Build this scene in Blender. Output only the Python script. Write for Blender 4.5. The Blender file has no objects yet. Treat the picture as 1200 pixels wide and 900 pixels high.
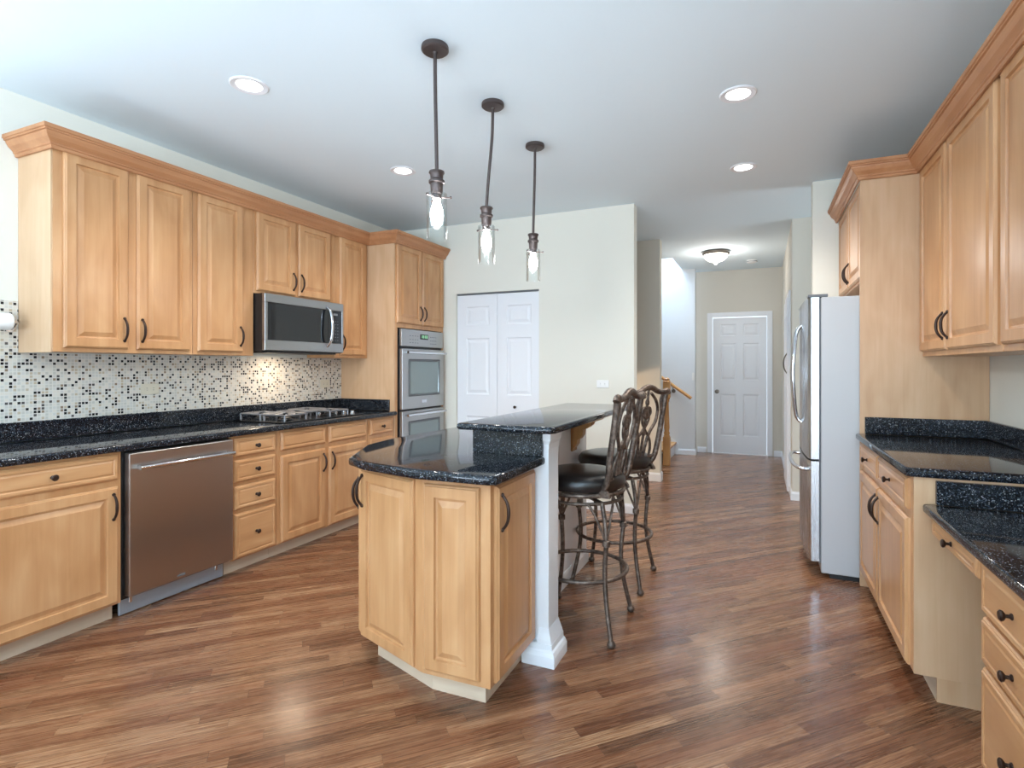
import bpy, bmesh, math, random
from mathutils import Vector, Matrix
R = math.radians
PI = math.pi
random.seed(7)
S = bpy.context.scene
C = S.collection

# ------------------------------------------------------------------ camera, light, exposure
cam = bpy.data.cameras.new('camera'); cam_o = bpy.data.objects.new('camera', cam); C.objects.link(cam_o)
cam.sensor_width = 36; cam.lens = 635.8 / 1200 * 36
cam.shift_x = -14.3 / 1200; cam.shift_y = -20 / 1200
cam.clip_start = 0.02
cam_o.location = (0, 0, 1.311); cam_o.rotation_euler = (R(90), 0, R(23.595))
S.camera = cam_o
S.view_settings.view_transform = 'Standard'; S.view_settings.look = 'None'
S.view_settings.gamma = 1; S.view_settings.use_curve_mapping = False
S.view_settings.exposure = 0.58

w = bpy.data.worlds.new('world'); S.world = w; w.use_nodes = True
w.node_tree.nodes['Background'].inputs[0].default_value = (.75, .87, 1, 1)
w.node_tree.nodes['Background'].inputs[1].default_value = 1.0

def lamp(name, kind, loc, rot, energy, color, **kw):
    l = bpy.data.lights.new(name, kind); l.energy = energy; l.color = color
    for k, v in kw.items(): setattr(l, k, v)
    o = bpy.data.objects.new(name, l); C.objects.link(o); o.location = loc; o.rotation_euler = rot
    return o
COOL = (.76, .88, 1.0)
WARM = (1, .80, .58)
# daylight: patio door behind the camera, sink window on the left wall; plus added uplights
lamp('family_room_window_daylight', 'AREA', (-1.2, -5.40, 1.35), (R(90), 0, 0), 26, COOL, shape='RECTANGLE', size=4.2, size_y=2.3)
lamp('added_uplight_back', 'AREA', (-1.2, -5.38, .7), (R(150), 0, 0), 240, (.66, .83, 1), shape='RECTANGLE', size=4.2, size_y=1.0, spread=R(150))  # added uplight, no deck is modelled; cools and lifts the ceiling
lamp('added_uplight_left', 'AREA', (-3.60, -.30, 1.35), (R(150), 0, R(-90)), 27, (.70, .85, 1), shape='RECTANGLE', size=1.6, size_y=.7, spread=R(150))  # upward fill, added to brighten the ceiling over the left cabinets
lamp('sink_window_daylight', 'AREA', (-3.60, -.30, 1.65), (R(90), 0, R(-90)), 5, COOL, shape='RECTANGLE', size=1.6, size_y=1.1)
lamp('added_uplight_right', 'AREA', (1.12, -1.9, 1.1), (R(150), 0, R(90)), 165, (.66, .83, 1), shape='RECTANGLE', size=2.4, size_y=.7, spread=R(150))  # matching unseen source, added on the right to raise the ceiling further
lamp('stairwell_daylight', 'AREA', (-1.9, 7.95, 4.9), (0, 0, 0), 90, (.66, .83, 1), shape='RECTANGLE', size=.9, size_y=.8)
lamp('side_room_daylight', 'AREA', (2.4, 5.4, 1.3), (R(80), 0, R(90)), 16, COOL, shape='RECTANGLE', size=.8, size_y=1.8)
lamp('added_nook_sun_spot', 'SPOT', (-2.3, 5.6, .9), (R(76), 0, R(-58)), 38, (1, .74, .50), spot_size=R(62), spot_blend=.12, shadow_soft_size=.04)  # added spot, no lamp here; stands in for warm sun on the nook wall

# ------------------------------------------------------------------ node helpers and materials
class G:
    def __init__(s, name):
        s.m = bpy.data.materials.new(name); s.m.use_nodes = True
        s.t = s.m.node_tree; s.b = s.t.nodes['Principled BSDF']; s.out = s.t.nodes['Material Output']
    def n(s, t, **kw):
        nd = s.t.nodes.new(t)
        for k, v in kw.items(): setattr(nd, k, v)
        return nd
    def set(s, sock, v):
        if hasattr(v, 'is_output') or isinstance(v, bpy.types.NodeSocket): s.t.links.new(v, sock)
        else: sock.default_value = v
    def math(s, op, a, b=0.0, c=0.0):
        nd = s.n('ShaderNodeMath', operation=op)
        for i, v in enumerate((a, b, c)): s.set(nd.inputs[i], v)
        return nd.outputs[0]
    def obj(s): return s.n('ShaderNodeTexCoord').outputs['Object']
    def rnd(s): return s.n('ShaderNodeObjectInfo').outputs['Random']
    def xyz(s, v):
        nd = s.n('ShaderNodeSeparateXYZ'); s.set(nd.inputs[0], v); return nd.outputs
    def comb(s, x, y, z):
        nd = s.n('ShaderNodeCombineXYZ')
        for i, v in enumerate((x, y, z)): s.set(nd.inputs[i], v)
        return nd.outputs[0]
    def noise(s, vec, scale, detail=3, rough=.55, dist=0):
        nd = s.n('ShaderNodeTexNoise'); s.set(nd.inputs['Vector'], vec)
        nd.inputs['Scale'].default_value = scale; nd.inputs['Detail'].default_value = detail
        nd.inputs['Roughness'].default_value = rough; nd.inputs['Distortion'].default_value = dist
        return nd.outputs[0]
    def white(s, vec):
        nd = s.n('ShaderNodeTexWhiteNoise', noise_dimensions='3D'); s.set(nd.inputs[0], vec); return nd.outputs[0]
    def ramp(s, fac, stops, mode='LINEAR'):
        nd = s.n('ShaderNodeValToRGB'); nd.color_ramp.interpolation = mode
        e = nd.color_ramp.elements
        while len(e) > 1: e.remove(e[-1])
        e[0].position = stops[0][0]; e[0].color = (*stops[0][1], 1)
        for p, c in stops[1:]:
            k = e.new(p); k.color = (*c, 1)
        s.set(nd.inputs[0], fac); return nd.outputs[0]
    def mix(s, f, a, b, blend='MIX'):
        nd = s.n('ShaderNodeMix', data_type='RGBA', blend_type=blend)
        s.set(nd.inputs[0], f)
        for i, v in ((6, a), (7, b)): s.set(nd.inputs[i], (*v, 1) if isinstance(v, tuple) else v)
        return nd.outputs[2]
    def bump(s, h, strength, dist=.002):
        nd = s.n('ShaderNodeBump'); s.set(nd.inputs['Height'], h)
        nd.inputs['Strength'].default_value = strength; nd.inputs['Distance'].default_value = dist
        s.set(s.b.inputs['Normal'], nd.outputs[0])
    def base(s, col, rough, metal=0, spec=.5):
        s.set(s.b.inputs['Base Color'], (*col, 1) if isinstance(col, tuple) else col)
        s.set(s.b.inputs['Roughness'], rough); s.set(s.b.inputs['Metallic'], metal)
        s.b.inputs['Specular IOR Level'].default_value = spec
        return s
def srgb(r, g, b):
    f = lambda c: (c / 255 / 12.92) if c / 255 <= .04045 else ((c / 255 + .055) / 1.055) ** 2.4
    return (f(r), f(g), f(b))

def wood(name, lo, mid, hi, axis=2, rough=.32, k=1.0):
    g = G(name); p = g.xyz(g.obj()); r = g.math('MULTIPLY', g.rnd(), 37.0)
    sc = [26 * k, 26 * k, 26 * k]; sc[axis] = 1.5 * k
    v = g.comb(*[g.math('ADD', g.math('MULTIPLY', p[i], sc[i]), r) for i in range(3)])
    n1 = g.noise(v, 1.0, 4, .6, .4)
    sc2 = [7., 7., 7.]; sc2[axis] = 2.6
    v2 = g.comb(*[g.math('ADD', g.math('MULTIPLY', p[i], sc2[i]), r) for i in range(3)])
    n2 = g.noise(v2, 1.0, 2, .5, .6)
    f = g.math('ADD', .5, g.math('ADD', g.math('MULTIPLY', g.math('SUBTRACT', n1, .5), .42), g.math('MULTIPLY', g.math('SUBTRACT', n2, .5), .55)))
    f = g.math('ADD', f, g.math('MULTIPLY', g.math('SUBTRACT', g.rnd(), .5), .10))
    c = g.ramp(f, [(.30, lo), (.50, mid), (.70, hi)])
    g.base(c, rough); g.b.inputs['Coat Weight'].default_value = .06; g.b.inputs['Coat Roughness'].default_value = .2
    g.bump(n1, .05, .001)
    return g.m
M = {}
ML, MM, MH = srgb(180, 129, 84), srgb(197, 147, 101), srgb(210, 164, 119)
M['maple'] = wood('maple_vertical_grain', ML, MM, MH, 2)
M['maple_h'] = wood('maple_horizontal_grain', ML, MM, MH, 0)
M['maple_y'] = wood('maple_long_grain', srgb(168, 113, 74), srgb(184, 129, 88), srgb(198, 146, 104), 1, .5)
M['maple_panel'] = wood('maple_side_panel', srgb(192, 152, 114), srgb(204, 166, 129), srgb(214, 179, 144), 2, .4)
M['toe'] = wood('pale_toe_board', srgb(196, 172, 146), srgb(206, 184, 160), srgb(216, 196, 172), 0, .5)
M['oak'] = wood('honey_oak', srgb(176, 122, 68), srgb(200, 146, 88), srgb(216, 166, 108), 2, .35)
M['oak_rail'] = wood('honey_oak_rail', srgb(176, 122, 68), srgb(200, 146, 88), srgb(216, 166, 108), 0, .35)

def plain(name, col, rough, metal=0, spec=.5):
    return G(name).base(col, rough, metal, spec).m
def paint(name, col, rough=.75, bump=.04):
    g = G(name); n = g.noise(g.obj(), 160, 2)
    g.base(g.mix(g.noise(g.obj(), 1.3, 2), tuple(c * .985 for c in col), col), rough, 0, .3); g.bump(n, bump, .001)
    return g.m
M['wall'] = paint('wall_paint_cream', srgb(232, 230, 219))
M['wall_c'] = paint('wall_paint_cool_white', srgb(226, 229, 232))
M['wall_b'] = paint('wall_paint_beige', srgb(218, 212, 200))
M['ceil'] = paint('ceiling_paint_white', srgb(232, 245, 252), .85)
M['white'] = paint('white_gloss_trim', srgb(238, 240, 244), .35, .01)
M['plate'] = plain('white_plastic', srgb(240, 240, 238), .35)
M['plate_b'] = plain('beige_plastic', srgb(214, 205, 184), .4)
M['slot'] = plain('dark_slot', srgb(40, 38, 36), .6)
M['bronze'] = plain('oil_rubbed_bronze', srgb(62, 48, 42), .38, .75)
M['pend'] = plain('pendant_bronze', srgb(88, 78, 76), .45, .6)
def stool_metal():
    g = G('aged_bronze_metal'); n = g.noise(g.obj(), 38, 4, .65)
    g.base(g.ramp(n, [(.32, srgb(62, 52, 46)), (.55, srgb(112, 97, 87)), (.72, srgb(150, 136, 124))]), .42, .55); g.bump(n, .25, .002)
    return g.m
M['stool'] = stool_metal()
def leather():
    g = G('black_leather'); v = g.n('ShaderNodeTexVoronoi'); v.inputs['Scale'].default_value = 140
    g.set(v.inputs['Vector'], g.obj())
    g.base(srgb(24, 21, 21), .3, 0, .6); g.bump(v.outputs[0], .12, .001)
    return g.m
M['leather'] = leather()
def steel(name, col, rough=.28, axis=2):
    g = G(name); p = g.xyz(g.obj())
    sc = [260., 260., 260.]; sc[axis] = 4.0
    n = g.noise(g.comb(*[g.math('MULTIPLY', p[i], sc[i]) for i in range(3)]), 1.0, 2)
    g.base(col, g.math('ADD', g.math('MULTIPLY', n, .14), rough - .07), 1.0)
    g.bump(n, .008, .0005)
    return g.m
M['steel'] = steel('brushed_stainless_steel', srgb(196, 197, 200), .26)
M['steel_dw'] = plain('dark_stainless_steel', srgb(178, 172, 168), .30, 1)
for nd in M['steel_dw'].node_tree.nodes:
    if nd.type == 'BSDF_PRINCIPLED': nd.inputs['Anisotropic'].default_value = .8
M['steel_h'] = steel('stainless_horizontal_brush', srgb(168, 169, 172), .3, 1)
M['oven'] = steel('oven_stainless_steel', srgb(176, 176, 176), .33, 0)
M['chrome'] = plain('polished_steel', srgb(214, 216, 220), .14, 1)
M['fridge_side'] = plain('grey_painted_steel', srgb(190, 191, 193), .45, 0)
M['gasket'] = plain('grey_rubber', srgb(110, 114, 118), .7)
M['black'] = plain('black_plastic', srgb(22, 22, 24), .4)
M['blackglass'] = plain('black_glass', srgb(26, 28, 31), .06, 0, .6)
M['ovenglass'] = plain('oven_window_glass', srgb(136, 150, 150), .08, .2, .8)
M['castiron'] = plain('grate_metal', srgb(150, 150, 154), .32, .8)
M['enamel'] = plain('cooktop_black_enamel', srgb(20, 20, 22), .12)
M['dwtoe'] = plain('dishwasher_toe_panel', srgb(168, 176, 186), .4, .4)
M['knob_hall'] = plain('brushed_nickel', srgb(120, 112, 104), .35, .9)
def emit(name, col, st):
    g = G(name); e = g.n('ShaderNodeEmission'); e.inputs[0].default_value = (*col, 1); e.inputs[1].default_value = st
    g.t.links.new(e.outputs[0], g.out.inputs[0]); return g.m
M['can'] = emit('recessed_lamp_glow', (1, .97, .92), 6.0)
M['bulb'] = emit('pendant_bulb_glow', (.97, .98, 1), 90.0)
M['dome'] = emit('hall_dome_glow', (1, .90, .76), 4.5)
M['led'] = emit('oven_clock_digits', (.45, 1, .6), .9)
def clear():
    g = G('clear_glass'); tr = g.n('ShaderNodeBsdfTransparent'); gl = g.n('ShaderNodeBsdfGlossy'); gl.inputs['Roughness'].default_value = .03
    tr.inputs[0].default_value = (.99, 1, 1, 1)
    f = g.n('ShaderNodeLayerWeight'); f.inputs[0].default_value = .28
    mx = g.n('ShaderNodeMixShader'); g.set(mx.inputs[0], g.math('MULTIPLY', f.outputs['Fresnel'], .4))
    g.t.links.new(tr.outputs[0], mx.inputs[1]); g.t.links.new(gl.outputs[0], mx.inputs[2]); g.t.links.new(mx.outputs[0], g.out.inputs[0])
    return g.m
M['glass'] = clear()
def granite():
    g = G('dark_blue_granite'); o = g.obj()
    v = g.n('ShaderNodeTexVoronoi'); v.inputs['Scale'].default_value = 320; g.set(v.inputs['Vector'], o)
    idv = g.n('ShaderNodeSeparateColor'); g.t.links.new(v.outputs['Color'], idv.inputs[0])
    c = g.ramp(idv.outputs[0], [(0, srgb(14, 16, 20)), (.60, srgb(30, 34, 42)), (.80, srgb(58, 68, 82)), (.915, srgb(104, 112, 122)), (.965, srgb(164, 166, 168))], 'CONSTANT')
    big = g.noise(o, 28, 3)
    c = g.mix(g.math('MULTIPLY', big, .55), c, srgb(20, 23, 28))
    g.base(c, .07, 0, .38)
    return g.m
M['granite'] = granite()
def mosaic():
    g = G('mosaic_tile'); p = g.xyz(g.obj()); k = 1 / .0176
    u, v = g.math('MULTIPLY', p[1], k), g.math('MULTIPLY', p[2], k)
    cell = g.comb(g.math('FLOOR', u), g.math('FLOOR', v), 3.0)
    wn = g.white(cell)
    c = g.ramp(wn, [(0, srgb(34, 32, 34)), (.155, srgb(88, 82, 80)), (.205, srgb(150, 130, 108)), (.25, srgb(198, 182, 158)), (.36, srgb(204, 199, 188)), (.55, srgb(224, 215, 201)), (.8, srgb(211, 207, 199))], 'CONSTANT')
    e = [g.math('ABSOLUTE', g.math('SUBTRACT', g.math('FRACT', x), .5)) for x in (u, v)]
    m = g.math('MAXIMUM', *e)
    gr = g.math('GREATER_THAN', m, .385)
    c = g.mix(gr, c, srgb(220, 214, 203))
    g.base(c, g.math('ADD', g.math('MULTIPLY', gr, .5), .18))
    g.bump(g.math('MULTIPLY', gr, -1.0), .5, .002)
    return g.m
M['mosaic'] = mosaic()
def floor_mat():
    g = G('oak_strip_floor'); p = g.xyz(g.obj()); q = .70711
    a = g.math('MULTIPLY', g.math('ADD', p[0], p[1]), q)           # along the strip
    b = g.math('MULTIPLY', g.math('SUBTRACT', p[1], p[0]), q)      # across
    bw = g.math('DIVIDE', b, .0572); row = g.math('FLOOR', bw)
    off = g.math('MULTIPLY', g.white(g.comb(row, 1.7, 4.0)), 9.0)
    al = g.math('ADD', g.math('DIVIDE', a, .62), off); idx = g.math('FLOOR', al)
    pid = g.white(g.comb(row, idx, 2.0)); pid2 = g.white(g.comb(idx, row, 9.0))
    sh = g.math('MULTIPLY', pid, 50.0)
    grain = g.noise(g.comb(g.math('ADD', g.math('MULTIPLY', a, 3.2), sh), g.math('ADD', g.math('MULTIPLY', b, 70.0), sh), sh), 1.0, 5, .65, .8)
    cath = g.n('ShaderNodeTexWave', wave_type='RINGS', rings_direction='Z', wave_profile='SAW')
    g.set(cath.inputs['Vector'], g.comb(g.math('ADD', g.math('MULTIPLY', a, 1.1), g.math('MULTIPLY', pid2, 6.0)), g.math('ADD', g.math('MULTIPLY', b, 14.0), sh), 0.0))
    cath.inputs['Scale'].default_value = 2.2; cath.inputs['Distortion'].default_value = 5.5; cath.inputs['Detail'].default_value = 3; cath.inputs['Detail Scale'].default_value = 1.3
    fine = g.noise(g.comb(g.math('ADD', g.math('MULTIPLY', a, 9.0), sh), g.math('MULTIPLY', b, 260.0), sh), 1.0, 3, .7, .3)
    tone = g.math('ADD', g.math('MULTIPLY', g.math('SUBTRACT', pid, .5), .36), g.math('ADD', g.math('MULTIPLY', g.math('SUBTRACT', grain, .5), .95), g.math('MULTIPLY', g.math('SUBTRACT', cath.outputs['Fac'], .5), .42)))
    tone = g.math('ADD', .5, g.math('ADD', tone, g.math('MULTIPLY', g.math('SUBTRACT', fine, .5), .5)))
    c = g.ramp(tone, [(.12, srgb(62, 38, 25)), (.34, srgb(103, 67, 45)), (.55, srgb(137, 95, 66)), (.80, srgb(177, 136, 101)), (.98, srgb(200, 163, 128))])
    pore = g.noise(g.comb(g.math('ADD', g.math('MULTIPLY', a, 14.0), sh), g.math('MULTIPLY', b, 330.0), sh), 1.0, 2, .6, .2)
    pm = g.math('MULTIPLY', g.math('GREATER_THAN', g.math('ADD', pore, g.math('MULTIPLY', cath.outputs['Fac'], .12)), .64), .55)
    c = g.mix(pm, c, srgb(70, 44, 31))
    hue = g.mix(g.math('MULTIPLY', pid2, .42), c, srgb(130, 76, 50))
    e1 = g.math('ABSOLUTE', g.math('SUBTRACT', g.math('FRACT', bw), .5))
    e2 = g.math('ABSOLUTE', g.math('SUBTRACT', g.math('FRACT', al), .5))
    gap = g.math('MAXIMUM', g.math('GREATER_THAN', e1, .482), g.math('GREATER_THAN', e2, .4985))
    c2 = g.mix(g.math('MULTIPLY', gap, .6), hue, srgb(46, 28, 20))
    g.base(c2, g.math('ADD', g.math('MULTIPLY', grain, .15), .2), 0, .5)
    g.b.inputs['Coat Weight'].default_value = .2; g.b.inputs['Coat Roughness'].default_value = .15
    g.bump(g.math('SUBTRACT', g.math('MULTIPLY', grain, .3), gap), .12, .001)
    return g.m
M['floor'] = floor_mat()

# ------------------------------------------------------------------ mesh helpers
def obj(name, bm, mat, parent=None, loc=(0, 0, 0), rot=(0, 0, 0), smooth=False):
    bmesh.ops.recalc_face_normals(bm, faces=bm.faces[:])
    me = bpy.data.meshes.new(name); bm.to_mesh(me); bm.free()
    me.materials.append(M[mat] if isinstance(mat, str) else mat)
    if smooth:
        for p in me.polygons: p.use_smooth = True
        try: me.set_sharp_from_angle(angle=R(38))
        except Exception: pass
    o = bpy.data.objects.new(name, me); C.objects.link(o); o.location = loc; o.rotation_euler = rot
    if parent: o.parent = parent
    return o
def thing(name, label, cat, loc=(0, 0, 0), rz=0, group=None):
    o = bpy.data.objects.new(name, None); o.empty_display_size = .1; C.objects.link(o)
    o.location = loc; o.rotation_euler = (0, 0, rz); o['label'] = label; o['category'] = cat
    if group: o['group'] = group
    return o
def tag(o, label, cat, group=None):
    o['label'] = label; o['category'] = cat
    if group: o['group'] = group
    return o
def struct(o, label=None, cat=None):
    o['kind'] = 'structure'
    if label: o['label'] = label
    if cat: o['category'] = cat
    return o
def dup(root, loc, rz, label):
    r = root.copy(); C.objects.link(r); r.location = loc; r.rotation_euler = (0, 0, rz); r['label'] = label
    for ch in list(root.children):
        c = ch.copy(); C.objects.link(c); c.parent = r
        for gch in list(ch.children):
            d = gch.copy(); C.objects.link(d); d.parent = c
    return r
def BM(): return bmesh.new()
def box(bm, x0, x1, y0, y1, z0, z1, bev=0, seg=2):
    m = Matrix.Translation(((x0 + x1) / 2, (y0 + y1) / 2, (z0 + z1) / 2)) @ Matrix.Diagonal((abs(x1 - x0), abs(y1 - y0), abs(z1 - z0), 1))
    r = bmesh.ops.create_cube(bm, size=1, matrix=m)
    if bev:
        es = list({e for v in r['verts'] for e in v.link_edges})
        bmesh.ops.bevel(bm, geom=es, offset=bev, segments=seg, affect='EDGES', profile=.5)
    return bm
def prism(bm, poly, z0, z1, bev=0, seg=3):
    lo = [bm.verts.new((x, y, z0)) for x, y in poly]; hi = [bm.verts.new((x, y, z1)) for x, y in poly]
    n = len(poly); f0 = bm.faces.new(lo[::-1]); f1 = bm.faces.new(hi)
    for i in range(n): bm.faces.new((lo[i], lo[(i + 1) % n], hi[(i + 1) % n], hi[i]))
    if bev:
        bmesh.ops.bevel(bm, geom=list(f0.edges) + list(f1.edges), offset=bev, segments=seg, affect='EDGES', profile=.5)
    return bm
def prism_y(bm, poly, y0, y1):       # polygon in xz, extruded along y
    lo = [bm.verts.new((x, y0, z)) for x, z in poly]; hi = [bm.verts.new((x, y1, z)) for x, z in poly]
    n = len(poly); bm.faces.new(lo[::-1]); bm.faces.new(hi)
    for i in range(n): bm.faces.new((lo[i], lo[(i + 1) % n], hi[(i + 1) % n], hi[i]))
    return bm
def lathe(bm, prof, n=28, cx=0, cy=0, cz=0, axis='z'):
    rings = []
    for r, z in prof:
        ring = []
        for i in range(n):
            a = 2 * PI * i / n
            if axis == 'z': co = (cx + r * math.cos(a), cy + r * math.sin(a), cz + z)
            elif axis == 'y': co = (cx + r * math.cos(a), cy + z, cz + r * math.sin(a))
            else: co = (cx + z, cy + r * math.cos(a), cz + r * math.sin(a))
            ring.append(bm.verts.new(co))
        rings.append(ring)
    for a, b in zip(rings, rings[1:]):
        for i in range(n): bm.faces.new((a[i], a[(i + 1) % n], b[(i + 1) % n], b[i]))
    if prof[0][0] > 1e-6: bm.faces.new(rings[0][::-1])
    if prof[-1][0] > 1e-6: bm.faces.new(rings[-1])
    bmesh.ops.remove_doubles(bm, verts=[v for r in (rings[0], rings[-1]) for v in r], dist=1e-6)
    return bm
def smoothpts(pts, k=5):
    P = [Vector(p) for p in pts]; out = []
    for i in range(len(P) - 1):
        p0, p1, p2, p3 = P[max(i - 1, 0)], P[i], P[i + 1], P[min(i + 2, len(P) - 1)]
        for j in range(k):
            t = j / k
            out.append(.5 * ((2 * p1) + (p2 - p0) * t + (2 * p0 - 5 * p1 + 4 * p2 - p3) * t * t + (3 * p1 - p0 - 3 * p2 + p3) * t ** 3))
    out.append(P[-1]); return out
def tube(bm, pts, r, n=10, closed=False, flat=1.0):
    P = [Vector(p) for p in pts]; m = len(P); rings = []; up = None
    for i in range(m):
        a = P[(i - 1) % m] if (closed or i > 0) else P[i]; b = P[(i + 1) % m] if (closed or i < m - 1) else P[i]
        t = (b - a).normalized()
        if up is None:
            up = t.orthogonal().normalized()
            if abs(t.z) < .9: up = (Vector((0, 0, 1)) - t * t.z).normalized()
        else: up = (up - t * up.dot(t)).normalized()
        s = t.cross(up); rr = r[i] if isinstance(r, (list, tuple)) else r
        rings.append([bm.verts.new(P[i] + (up * math.cos(2 * PI * j / n) * rr + s * math.sin(2 * PI * j / n) * rr * flat)) for j in range(n)])
    for i in range(m if closed else m - 1):
        A, B = rings[i], rings[(i + 1) % m]
        for j in range(n): bm.faces.new((A[j], A[(j + 1) % n], B[(j + 1) % n], B[j]))
    if not closed: bm.faces.new(rings[0][::-1]); bm.faces.new(rings[-1])
    return bm
def ring_pts(r, z, n=40, cx=0, cy=0): return [(cx + r * math.cos(2 * PI * i / n), cy + r * math.sin(2 * PI * i / n), z) for i in range(n)]
def sweep(bm, path, prof):            # mitred moulding; profile (outward, z); outward is right of the path
    P = [Vector(p) for p in path]; m = len(P); cols = []
    for i in range(m):
        def nrm(a, b): d = (b - a).normalized(); return Vector((d.y, -d.x))
        if i == 0: nn = nrm(P[0], P[1])
        elif i == m - 1: nn = nrm(P[-2], P[-1])
        else:
            a, b = nrm(P[i - 1], P[i]), nrm(P[i], P[i + 1]); nn = (a + b) / (1 + a.dot(b))
        cols.append([bm.verts.new((P[i].x + nn.x * o, P[i].y + nn.y * o, z)) for o, z in prof])
    k = len(prof)
    for A, B in zip(cols, cols[1:]):
        for j in range(k): bm.faces.new((A[j], A[(j + 1) % k], B[(j + 1) % k], B[j]))
    bm.faces.new(cols[0]); bm.faces.new(cols[-1][::-1])
    return bm
CAB = [(0, 0), (.003, .010), (.012, .011), (.036, .001)]
DRW = [(0, 0), (.006, .0)]
HALL = [(0, 0), (.010, .008), (.022, .008), (.045, .003)]
def panel_front(w_, h, t, panels, prof=CAB, e=.010):
    """door or drawer front: x 0..w, z 0..h, back at y 0, face at y -t"""
    bm = BM()
    xs = sorted({e, w_ - e} | {p[0] for p in panels} | {p[2] for p in panels})
    zs = sorted({e, h - e} | {p[1] for p in panels} | {p[3] for p in panels})
    V = lambda x, y, z: bm.verts.new((x, y, z))
    for i in range(len(xs) - 1):
        for j in range(len(zs) - 1):
            x0, x1, z0, z1 = xs[i], xs[i + 1], zs[j], zs[j + 1]
            cx, cz = (x0 + x1) / 2, (z0 + z1) / 2
            if any(p[0] < cx < p[2] and p[1] < cz < p[3] for p in panels): continue
            bm.faces.new((V(x0, -t, z0), V(x1, -t, z0), V(x1, -t, z1), V(x0, -t, z1)))
    for (x0, z0, x1, z1) in panels:
        prev = None
        for a, d in prof:
            rg = [V(x0 + a, -t + d, z0 + a), V(x1 - a, -t + d, z0 + a), V(x1 - a, -t + d, z1 - a), V(x0 + a, -t + d, z1 - a)]
            if prev:
                for q in range(4): bm.faces.new((prev[q], prev[(q + 1) % 4], rg[(q + 1) % 4], rg[q]))
            prev = rg
        bm.faces.new(prev)
    rect = lambda i, y: [(i, y, i), (w_ - i, y, i), (w_ - i, y, h - i), (i, y, h - i)]
    RS = [rect(e, -t), rect(e * .72, -t + e * .45), rect(e * .45, -t + e * .5), rect(0, -t + e * 1.1), rect(0, 0)]
    R2 = RS[-1]
    for A, B in zip(RS, RS[1:]):
        for q in range(4): bm.faces.new((V(*A[q]), V(*A[(q + 1) % 4]), V(*B[(q + 1) % 4]), V(*B[q])))
    bm.faces.new([V(*p) for p in R2])
    bmesh.ops.remove_doubles(bm, verts=bm.verts[:], dist=1e-5)
    return bm
def pull(parent, x, z, y, vertical=True, L=.126, mat='bronze', out=.027, r=.0060):
    bm = BM(); pts = []
    for i in range(15):
        s = -1 + 2 * i / 14; pts.append((0, -out * (1 - abs(s) ** 2.6) - .001, s * L / 2))
    if not vertical: pts = [(p[2], p[1], 0) for p in pts]
    tube(bm, pts, [r * (1.25 - .35 * abs(-1 + 2 * i / 14)) for i in range(15)], 8)
    for s in (-1, 1):
        c = (0, s * L / 2) if vertical else (s * L / 2, 0)
        lathe(bm, [(.0085, 0), (.0085, -.003), (.006, -.007), (.001, -.008)], 12, c[0], 0, c[1], axis='y')
    return obj('handle', bm, mat, parent, (x, y, z), smooth=True)
def knob(parent, x, z, y, mat='bronze'):
    bm = lathe(BM(), [(.009, 0), (.009, -.003), (.005, -.006), (.005, -.014), (.0135, -.020), (.015, -.025), (.011, -.029), (.001, -.030)], 16, axis='y')
    return obj('knob', bm, mat, parent, (x, y, z), smooth=True)
T = .02
def door(par, x0, x1, z0, z1, hx=None, hz=None, mat='maple', b=.052, y=0):
    W, H = x1 - x0, z1 - z0
    d = obj('door', panel_front(W, H, T, [(b, b, W - b, H - b)]), mat, par, (x0, y, z0))
    if hx is not None: pull(d, hx, hz, -T)
    return d
def drawer(par, x0, x1, z0, z1, kn=True, raised=False, y=0, nm='drawer'):
    W, H = x1 - x0, z1 - z0
    d = obj(nm, panel_front(W, H, T, [(.022, .022, W - .022, H - .022)], [(0, 0), (.003, .0035), (.007, .0035), (.014, .0005)]) , 'maple_h', par, (x0, y, z0))
    if kn: knob(d, W / 2, H / 2, -T)
    return d

# ------------------------------------------------------------------ room shell
XL, XR, HC, YB = -3.64, 1.16, 2.77, 4.83
FY0, FY1 = -5.5, 8.74
struct(obj('floor', box(BM(), -3.8, 2.7, FY0 - .1, FY1 + .1, -.1, 0), 'floor'))
bm = BM()
box(bm, -3.8, 2.7, FY0 - .1, 7.46, HC, HC + .12)
box(bm, -1.09, 2.7, 7.46, FY1 + .1, HC, HC + .12)
box(bm, -3.8, -2.6, 7.46, FY1 + .1, HC, HC + .12)
box(bm, -2.6, -1.09, 8.42, FY1 + .1, HC, HC + .12)
struct(obj('ceiling', bm, 'ceil'))
bm = BM()
box(bm, XL - .15, XL, FY0, -1.2, 0, HC); box(bm, XL - .15, XL, -1.2, .5, 0, 1.08); box(bm, XL - .15, XL, -1.2, .5, 2.22, HC); box(bm, XL - .15, XL, .5, YB + .12, 0, HC)
struct(obj('wall_left', bm, 'wall'))
bm = BM(); box(bm, XR, XR + .12, FY0, -3.1, 0, HC); box(bm, XR, XR + .12, -.7, YB + .12, 0, HC); box(bm, XR, XR + .12, -3.1, -.7, 0, .65); box(bm, XR, XR + .12, -3.1, -.7, 2.25, HC)
struct(obj('wall_right', bm, 'wall'))
bm = BM()
box(bm, XL - .15, -3.3, FY0 - .12, FY0, 0, HC); box(bm, .9, XR + .12, FY0 - .12, FY0, 0, HC); box(bm, -3.3, .9, FY0 - .12, FY0, 2.55, HC)
struct(obj('wall_back', bm, 'wall'))
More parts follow.
